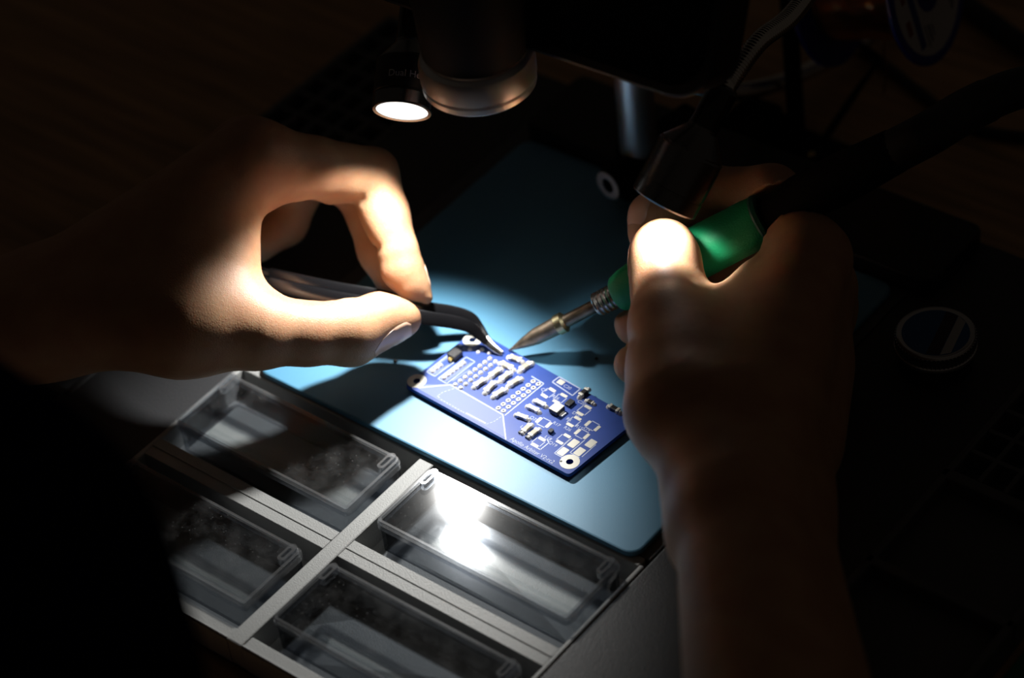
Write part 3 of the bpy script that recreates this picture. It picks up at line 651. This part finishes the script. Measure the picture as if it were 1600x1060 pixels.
b = B(); b.lathe([(1.6, 0), (1.6, 1.2), (.3, 1.8)], np.array([ft_[0], ft_[1], DESK + 7]) + U3 * 6, up, 12); obj('brass_screw', b, 'gold', st, smooth=True)

blk = at(1172, 246, DESK)
pw = thing('sponge_stand', 'small black block stand on the desk behind the microscope pole', 'stand', blk)
fb = lambda a, c, z: blk + U3 * a + V3 * c + [0, 0, z]
b = B(); b.prism(rrect(-14, 10, -2, 16, 2), 0, 14, fb); obj('block_body', b, 'black_matte', pw, bevel=1)
b = B(); b.prism([(-12, -1), (8, -1), (8, 14), (-12, 14)], 14, 19, fb, [(-8, 8), (6, 8), (6, 14), (-8, 14)]); obj('sloped_holder', b, 'black_matte', pw, bevel=.8)

def cable(name, label, pts, r):
    b = B(); b.tube(spline(pts, 10), r, 12); return tag(obj(name, b, 'cable', smooth=True), label, 'cable')
cable('power_cable', 'black cable running across the wooden desk below the solder spool', [at(1330, 70, DESK + 2.4), at(1385, 104, DESK + 2.4), at(1452, 157, DESK + 2.4), at(1520, 200, DESK + 2.4), at(1600, 214, DESK + 2.4), at(1720, 216, DESK + 2.4)], 2.3)
cable('signal_cable', 'thick black cable on the desk in the far corner beyond the spool', [at(1470, -20, DESK + 5), at(1530, 22, DESK + 5), at(1600, 70, DESK + 5), at(1700, 110, DESK + 5)], 4.6)
fo = at(1582, -4, DESK)
fl = thing('flux_bottle', 'small clear bottle standing at the far edge beyond the thick cable', 'bottle', fo)
b = B(); b.lathe([(4.5, 0), (5, .6), (5, 22), (3, 27)], fo, up, 28); obj('bottle_body', b, 'plastic', fl, smooth=True)
b = B(); b.lathe([(3.2, 26.5), (3.2, 34), (1, 36)], fo, up, 24); obj('bottle_cap', b, 'black', fl, smooth=True)

# ------------------------------------------------------------------ the person: arms, hands, shirt (implicit surfaces meshed here)
def seg_d(P, a, ra, c, rc):
    a, c = np.asarray(a, np.float32), np.asarray(c, np.float32); ba = c - a; L2 = float(ba @ ba) + 1e-9
    w = P - a; t = np.clip(w @ ba / L2, 0, 1); return np.linalg.norm(w - t[:, None] * ba, axis=1) - (ra + (rc - ra) * t)
def smin(a, b, k):
    h = np.clip(k - np.abs(a - b), 0, None) / k; return np.minimum(a, b) - h * h * k * .25
def chain(P, pts, k=3.0):
    d = None
    for (a, ra), (c, rc_) in zip(pts[:-1], pts[1:]):
        e = seg_d(P, a, ra, c, rc_); d = e if d is None else smin(d, e, k)
    return d
def mesh_sdf(fn, lo, hi, h, NB=8):
    lo, hi = np.array(lo, float), np.array(hi, float); bs = h * NB; nb = np.ceil((hi - lo) / bs).astype(int)
    g = np.stack(np.meshgrid(*[np.arange(n) for n in nb], indexing='ij'), -1).reshape(-1, 3)
    cen = (lo + (g + .5) * bs).astype(np.float32); d = fn(cen); g = g[np.abs(d) < bs * .9 + 4]
    N = nb * NB + 2; q = np.arange(NB + 1); lc = np.stack(np.meshgrid(q, q, q, indexing='ij'), -1).reshape(-1, 3)
    vals = np.empty((len(g), NB + 1, NB + 1, NB + 1), np.float32)
    for s0 in range(0, len(g), 400):
        gg = g[s0:s0 + 400]; pts = (lo + (gg[:, None, :] * NB + lc[None]) * h).reshape(-1, 3).astype(np.float32); vals[s0:s0 + 400] = fn(pts).reshape(-1, NB + 1, NB + 1, NB + 1)
    ins = vals < 0; c8 = np.stack([ins[:, i:i + NB, j:j + NB, k:k + NB] for i in (0, 1) for j in (0, 1) for k in (0, 1)], -1); cnt = c8.sum(-1)
    bi, ci, cj, ck_ = np.nonzero((cnt > 0) & (cnt < 8)); idx = np.stack([ci, cj, ck_], -1); gi = g[bi] * NB + idx
    acc = np.zeros((len(bi), 3)); num = np.zeros(len(bi)); cor = [(i, j, k) for i in (0, 1) for j in (0, 1) for k in (0, 1)]
    for a in range(8):
        for c in range(a + 1, 8):
            if sum(abs(cor[a][t] - cor[c][t]) for t in range(3)) != 1: continue
            va = vals[bi, ci + cor[a][0], cj + cor[a][1], ck_ + cor[a][2]]; vc = vals[bi, ci + cor[c][0], cj + cor[c][1], ck_ + cor[c][2]]
            x = (va < 0) != (vc < 0); t = np.where(x, va / np.where(x, va - vc, 1), 0)
            p = np.array(cor[a]) + t[:, None] * (np.array(cor[c]) - np.array(cor[a])); acc += p * x[:, None]; num += x
    V = lo + (gi + acc / num[:, None]) * h
    key = (gi[:, 0] * N[1] + gi[:, 1]) * N[2] + gi[:, 2]; od = np.argsort(key); ks = key[od]
    def look(ijk):
        k = (ijk[:, 0] * N[1] + ijk[:, 1]) * N[2] + ijk[:, 2]; p = np.clip(np.searchsorted(ks, k), 0, len(ks) - 1); return np.where(ks[p] == k, od[p], -1)
    F = []
    for ax_ in range(3):
        e = np.eye(3, dtype=int)[ax_]; o1 = np.eye(3, dtype=int)[(ax_ + 1) % 3]; o2 = np.eye(3, dtype=int)[(ax_ + 2) % 3]
        A = ins[:, :NB, :NB, :NB]; Bv = ins[:, e[0]:NB + e[0], e[1]:NB + e[1], e[2]:NB + e[2]]
        bi2, i, j, k = np.nonzero(A != Bv); G_ = g[bi2] * NB + np.stack([i, j, k], -1); fl_ = A[bi2, i, j, k]
        qd = np.stack([look(G_), look(G_ - o1), look(G_ - o1 - o2), look(G_ - o2)], -1); ok = (qd >= 0).all(1); qd, fl_ = qd[ok], fl_[ok]
        qd[~fl_] = qd[~fl_][:, ::-1]; F.append(qd)
    F = np.concatenate(F); Vf = V.astype(np.float32)
    for _ in range(2):
        e = h * .35; d0 = fn(Vf); gr = np.stack([fn(Vf + np.array(t, np.float32) * e) - d0 for t in np.eye(3)], -1) / e
        gn = np.linalg.norm(gr, axis=1, keepdims=True); st_ = np.clip(d0[:, None] / np.maximum(gn, .3), -h * .6, h * .6); Vf = Vf - gr / np.maximum(gn, .3) * st_
    return Vf, F

# ---- left arm and hand: joints measured in the picture, depth relative to the forefinger
def Lj(x, y, dd): return atd(x, y, dI + dd)
L_el = np.array([-390., -40, 60]); L_sh = np.array([-335., -200, 170])
L_wr = [Lj(62, 492, -26), Lj(62, 492, -2)]
LI = [(Lj(395, 247, -20), 13.2), (Lj(490, 262, -10), 10.6), (Lj(582, 272, 0), 9.4)]
LI2 = [(Lj(582, 272, 0), 9.4), (Lj(603, 334, 0), 7.9), (Lj(622, 392, 0), 7.2)]
LI3 = [(Lj(622, 392, 0), 7.2), (Lj(634, 426, 0), 6.5), (Lj(649, 447, 0), 4.7), (Lj(666, 465, 0), 2.4)]
LTH = [(Lj(290, 500, -32), 18.5), (Lj(400, 515, -29), 13.2), (Lj(478, 522, -24), 10.3), (Lj(547, 520, -18), 10.9), (Lj(600, 502, -12), 8.3), (Lj(632, 499, -11), 5.9)]
LMCP = [(Lj(395, 247, -20), 13.2), (Lj(385, 240, 0), 12), (Lj(370, 258, 19), 11.5), (Lj(345, 288, 36), 10.5)]
LM = [(Lj(385, 240, 0), 12), (Lj(560, 285, 21), 9.4), (Lj(596, 392, 20), 8), (Lj(618, 452, 17), 6)]
LR = [(Lj(370, 258, 19), 11.5), (Lj(480, 272, 44), 9), (Lj(446, 350, 46), 7.6), (Lj(404, 385, 38), 6)]
LP = [(Lj(345, 288, 36), 10.5), (Lj(430, 300, 54), 8), (Lj(410, 370, 50), 6.8), (Lj(380, 400, 40), 5.4)]
def sd_left(P):
    palm = None
    for (p, r), w in zip(LMCP, (0, .33, .66, 1)):
        wp = L_wr[0] * (1 - w) + L_wr[1] * w; e = seg_d(P, wp, 18, p, r); palm = e if palm is None else smin(palm, e, 9)
    palm = smin(palm, seg_d(P, L_wr[0], 19, L_el, 33), 12); palm = smin(palm, seg_d(P, L_wr[1], 18, L_el, 33), 12)
    palm = smin(palm, seg_d(P, L_el, 33, L_sh, 44), 20)
    palm = smin(palm, seg_d(P, L_wr[0], 18, LTH[0][0], 18.5), 12)
    for a, ra, c, rc_ in ((Lj(373, 470, -30), 6, Lj(370, 330, -23), 6.5), (Lj(334, 470, -32), 10, Lj(338, 300, -25), 11), (Lj(250, 470, -34), 14, Lj(300, 330, -28), 12), (Lj(375, 440, -20), 5, Lj(374, 330, -12), 5)):
        palm = smin(palm, seg_d(P, a, ra, c, rc_), 10)
    d = smin(palm, chain(P, LTH, 5), 9)
    d = smin(d, seg_d(P, Lj(588, 492, -11), 6.6, Lj(610, 495, -11), 5.2), 5)      # thumb pad
    fi = chain(P, LI, 3)
    fi = smin(fi, seg_d(P, Lj(520, 282, 0), 8.6, Lj(548, 285, 0), 6.6), 5)        # pads between the creases
    fi = smin(fi, seg_d(P, Lj(420, 285, -17), 9, Lj(450, 280, -13), 7), 6)
    fj = chain(P, LI2, 3); fj = smin(fj, seg_d(P, Lj(592, 325, 0), 6.6, Lj(603, 352, 0), 6.4), 4)
    fk = chain(P, LI3, 3); fk = smin(fk, seg_d(P, Lj(622, 422, 0), 5.8, Lj(638, 444, 0), 4.0), 4)
    idx = smin(smin(fi, fj, 1.6), fk, 1.3)
    d = smin(d, idx, 6)
    for ch in (LM, LR, LP): d = np.minimum(d, smin(palm, chain(P, ch, 4), 6))
    for a, c, s_, dp in ((Lj(566, 312, -9), Lj(566, 312, 9), 1.5, .9), (Lj(589, 388, -8), Lj(589, 388, 8), 1.3, .8), (Lj(481, 310, -9), Lj(481, 310, 9), 2.0, 1.6), (Lj(433, 300, -9), Lj(433, 300, 9), 1.6, 1.0), (Lj(528, 472, -20), Lj(528, 472, -4), 1.3, .5),
                         (Lj(395, 330, -8), Lj(392, 420, -8), 2.2, 1.1)):
        d = d + dp * np.exp(-(seg_d(P, a, 0, c, 0) / s_) ** 2)
    return d
# ---- right arm and hand
sI = lambda x: depth(IT + idir * irs(x))
def Rj(x, y, dd): return atd(x, y, sI(min(x, 1250)) + dd)
R_el = np.array([52., -345, 60]); R_sh = np.array([-125., -385, 150])
R_wr = [at(1150, 800, 50), at(1205, 800, 27)]
RTH = [(at(1114, 725, 50), 17.0), (at(1066, 640, 50), 16.6), (at(1056, 575, 49.5), 14.2), (at(1047, 508, 51), 11.8), (Rj(1043, 448, -31), 10.4), (Rj(1038, 400, -24), 9.7), (Rj(1037, 390, -21), 9.0)]
RMCP = [(Rj(1266, 404, -8), 12.8), (Rj(1278, 446, 8), 11.8), (Rj(1282, 478, 18), 10.9), (Rj(1278, 508, 23), 10)]
RI = [RMCP[0], (Rj(1206, 303, 14), 9.6), (Rj(1108, 300, 15), 8.6), (Rj(1022, 340, 5), 8.2), (Rj(1014, 366, 3), 7.2)]
RM = [RMCP[1], (Rj(1190, 412, 27), 9.3), (Rj(1090, 474, 19), 8.4), (Rj(994, 507, 5), 7.6)]
RR = [RMCP[2], (Rj(1190, 478, 20), 9), (Rj(1090, 530, 10), 8), (Rj(990, 570, -1), 6.9)]
RP = [RMCP[3], (Rj(1190, 540, 12), 8), (Rj(1110, 582, 0), 7), (Rj(1050, 608, -8), 6)]
def sd_right(P):
    palm = None
    for (p, r), w in zip(RMCP, (0, .33, .66, 1)):
        wp = R_wr[0] * (1 - w) + R_wr[1] * w; e = seg_d(P, wp, 17, p, r); palm = e if palm is None else smin(palm, e, 9)
    palm = smin(palm, seg_d(P, R_wr[0], 18.5, R_el, 34), 12); palm = smin(palm, seg_d(P, R_wr[1], 17, R_el, 34), 12)
    palm = smin(palm, seg_d(P, R_el, 34, R_sh, 46), 20)
    palm = smin(palm, seg_d(P, at(1235, 690, 22), 14, at(1262, 580, 20), 12), 12)
    palm = smin(palm, seg_d(P, at(1082, 800, 43), 6.6, at(1094, 850, 45), 7.6), 10)       # wrist bone
    for a, ra, c, rc_ in ((at(1120, 560, 54), 10, Rj(1220, 460, -8), 10), (at(1140, 640, 54), 14, Rj(1230, 500, -4), 13), (at(1095, 520, 54), 6, Rj(1180, 450, -8), 7)):
        palm = smin(palm, seg_d(P, a, ra, c, rc_), 12)
    th = chain(P, RTH, 9)
    d = smin(palm, th, 9)
    d = np.minimum(d, smin(palm, chain(P, RI, 4), 6))
    for ch in (RM, RR, RP): d = np.minimum(d, smin(palm, chain(P, ch, 4), 6))
    for a, c, s_, dp in ((at(984, 528, 52), at(992, 532, 60), 2.0, .8), (Rj(1002, 440, -40), Rj(1084, 438, -40), 1.5, .5), (Rj(1000, 455, -41), Rj(1086, 454, -41), 1.5, .5), (Rj(1000, 470, -42), Rj(1080, 470, -42), 1.5, .4), (at(1052, 742, 42), at(1058, 728, 56), 1.4, .7), (at(1104, 468, 58), at(1118, 462, 54), 2.0, .8)):
        d = d + dp * np.exp(-(seg_d(P, a, 0, c, 0) / s_) ** 2)
    for h0, r0_, h1, r1_ in ((s[4], 8.0, s[5] + 16, 9.5), (s[5] + 16, 9.6, s[6] + 3, 9.6), (s[6] + 2, 9.3, s[8] + 10, 9.1)):      # skin gives way to the grip it closes on
        d = np.maximum(d, -seg_d(P, IT + idir * h0, r0_, IT + idir * h1, r1_))
    return d
def bounds(L_, pad): A = np.array([p for p, r in L_]); return A.min(0) - pad, A.max(0) + pad
pv, pf = [], []; n0 = 0
for fn, lst in ((sd_left, LI + LI2 + LI3 + LTH + LM + LR + LP + [(L_el, 0), (L_sh, 0)]), (sd_right, RTH + RI + RM + RR + RP + [(R_el, 0), (R_sh, 0)])):
    lo, hi = bounds(lst, 54); V_, F_ = mesh_sdf(fn, lo, hi, 1.5); pv.append(V_); pf.append(F_ + n0); n0 += len(V_)
PO_ = np.array([-170., -300, DESK])
person = thing('person', 'person in a navy shirt leaning over the desk, tweezers and soldering iron in hand', 'person', PO_)
b = B(); b.v = np.concatenate(pv).tolist(); b.f = [tuple(q) for q in np.concatenate(pf).tolist()]
def fast_obj(name, V_, F_, m_, parent):
    me = bpy.data.meshes.new(name); V_ = (np.asarray(V_, np.float64) - ORG[parent.name]) * MM; me.from_pydata(V_.tolist(), [], F_.tolist()); me.update()
    me.materials.append(MT[m_]); me.polygons.foreach_set('use_smooth', [True] * len(me.polygons)); o = bpy.data.objects.new(name, me); COL.objects.link(o); o.parent = parent; ORG[o.name] = ORG[parent.name]; return o
body = fast_obj('body', np.concatenate(pv), np.concatenate(pf), 'skin', person)
# shirt
tc_ = np.array([-220., -260, -80]); tn = nrm(np.array([.52, .85, 0])); ts = np.array([tn[1], -tn[0], 0])
def sd_shirt(P):
    q = P - tc_.astype(np.float32); lean = np.clip((q[:, 2] + 100) / 400, -1, 1.3) * 26
    a, c, z = q @ ts.astype(np.float32), q @ tn.astype(np.float32) - lean, q[:, 2]
    w = np.interp(z, [-320, -100, 150, 290, 345, 380], [136, 128, 146, 140, 68, 47]); dpt = np.interp(z, [-320, -100, 150, 290, 345, 380], [105, 100, 112, 95, 65, 50])
    k = np.sqrt((a / w) ** 2 + (c / dpt) ** 2); d = (k - 1) * np.minimum(w, dpt); d = np.maximum(d, np.maximum(z - 372, -z - 320))
    for sh, el in ((L_sh, L_el), (R_sh, R_el)):
        d = smin(d, seg_d(P, sh + (tc_ + [0, 0, 240] - sh) * .3, 62, sh, 60), 24); d = smin(d, seg_d(P, sh, 60, sh + (el - sh) * .5, 54), 12)
    return d + 2.2 * np.sin(P[:, 0] * .06 + P[:, 2] * .045) * np.sin(P[:, 1] * .05 - P[:, 2] * .03)
V_, F_ = mesh_sdf(sd_shirt, (-560, -520, -430), (150, -20, 350), 7.0)
fast_obj('shirt', V_, F_, 'shirt', person)
# fingernails: curved plates sitting on the fingertips
def nail(fn, c, along, out, L_, w):
    along, out = nrm(along), nrm(out); out = nrm(out - along * (out @ along)); sd = np.cross(along, out); n, m_ = 11, 11; G0 = []
    for i in range(n):
        s_ = -1 + 2 * i / (n - 1)
        for j in range(m_):
            t = -1 + 2 * j / (m_ - 1); G0.append(c + along * s_ * L_ + sd * t * w * math.sqrt(max(0, 1 - .6 * abs(s_) ** 3.5)))
    G0 = np.array(G0); ts_ = np.linspace(-9, 14, 231); q = (G0[:, None] + out * ts_[None, :, None]).reshape(-1, 3).astype(np.float32)
    k = 230 - np.argmax((fn(q) < 0).reshape(len(G0), -1)[:, ::-1], 1); top = G0 + out * (ts_[k][:, None] + .22)
    v = np.concatenate([top - out * .7, top]); f = []
    for i in range(n - 1):
        for j in range(m_ - 1):
            a = i * m_ + j; f.append((a, a + m_, a + m_ + 1, a + 1)); a2 = a + n * m_; f.append((a2, a2 + 1, a2 + m_ + 1, a2 + m_))
    for j in range(m_ - 1): f += [(j, j + 1, j + 1 + n * m_, j + n * m_), ((n - 1) * m_ + j, (n - 1) * m_ + j + n * m_, (n - 1) * m_ + j + 1 + n * m_, (n - 1) * m_ + j + 1)]
    for i in range(n - 1): f += [(i * m_, i * m_ + n * m_, (i + 1) * m_ + n * m_, (i + 1) * m_), (i * m_ + m_ - 1, (i + 1) * m_ + m_ - 1, (i + 1) * m_ + m_ - 1 + n * m_, i * m_ + m_ - 1 + n * m_)]
    b = B().add(v, f); return obj('fingernail', b, 'nail', body, smooth=True, angle=60)
tov = -FW
for fn, c, al, out, L_, w in (
    (sd_left, LTH[4][0] * .75 + LTH[5][0] * .25, LTH[5][0] - LTH[4][0] + (Lj(600, 510, 0) - Lj(570, 520, 0)) * .3, tov * .55 - YC * .85 + XC * .1, 7.0, 5.6),
    (sd_left, LI3[2][0], LI3[3][0] - LI3[1][0], XC * .85 + YC * .45 + FW * .3, 3.8, 2.9),
    (sd_right, RI[3][0], RI[4][0] - RI[3][0], YC * .8 - XC * .45 + tov * .35, 5.6, 5.2),
    (sd_right, RTH[5][0], RTH[6][0] - RTH[4][0], -XC * 1.0 + tov * .1 + FW * .5, 6.2, 5.2)):
    nail(fn, c, al, out, L_, w)
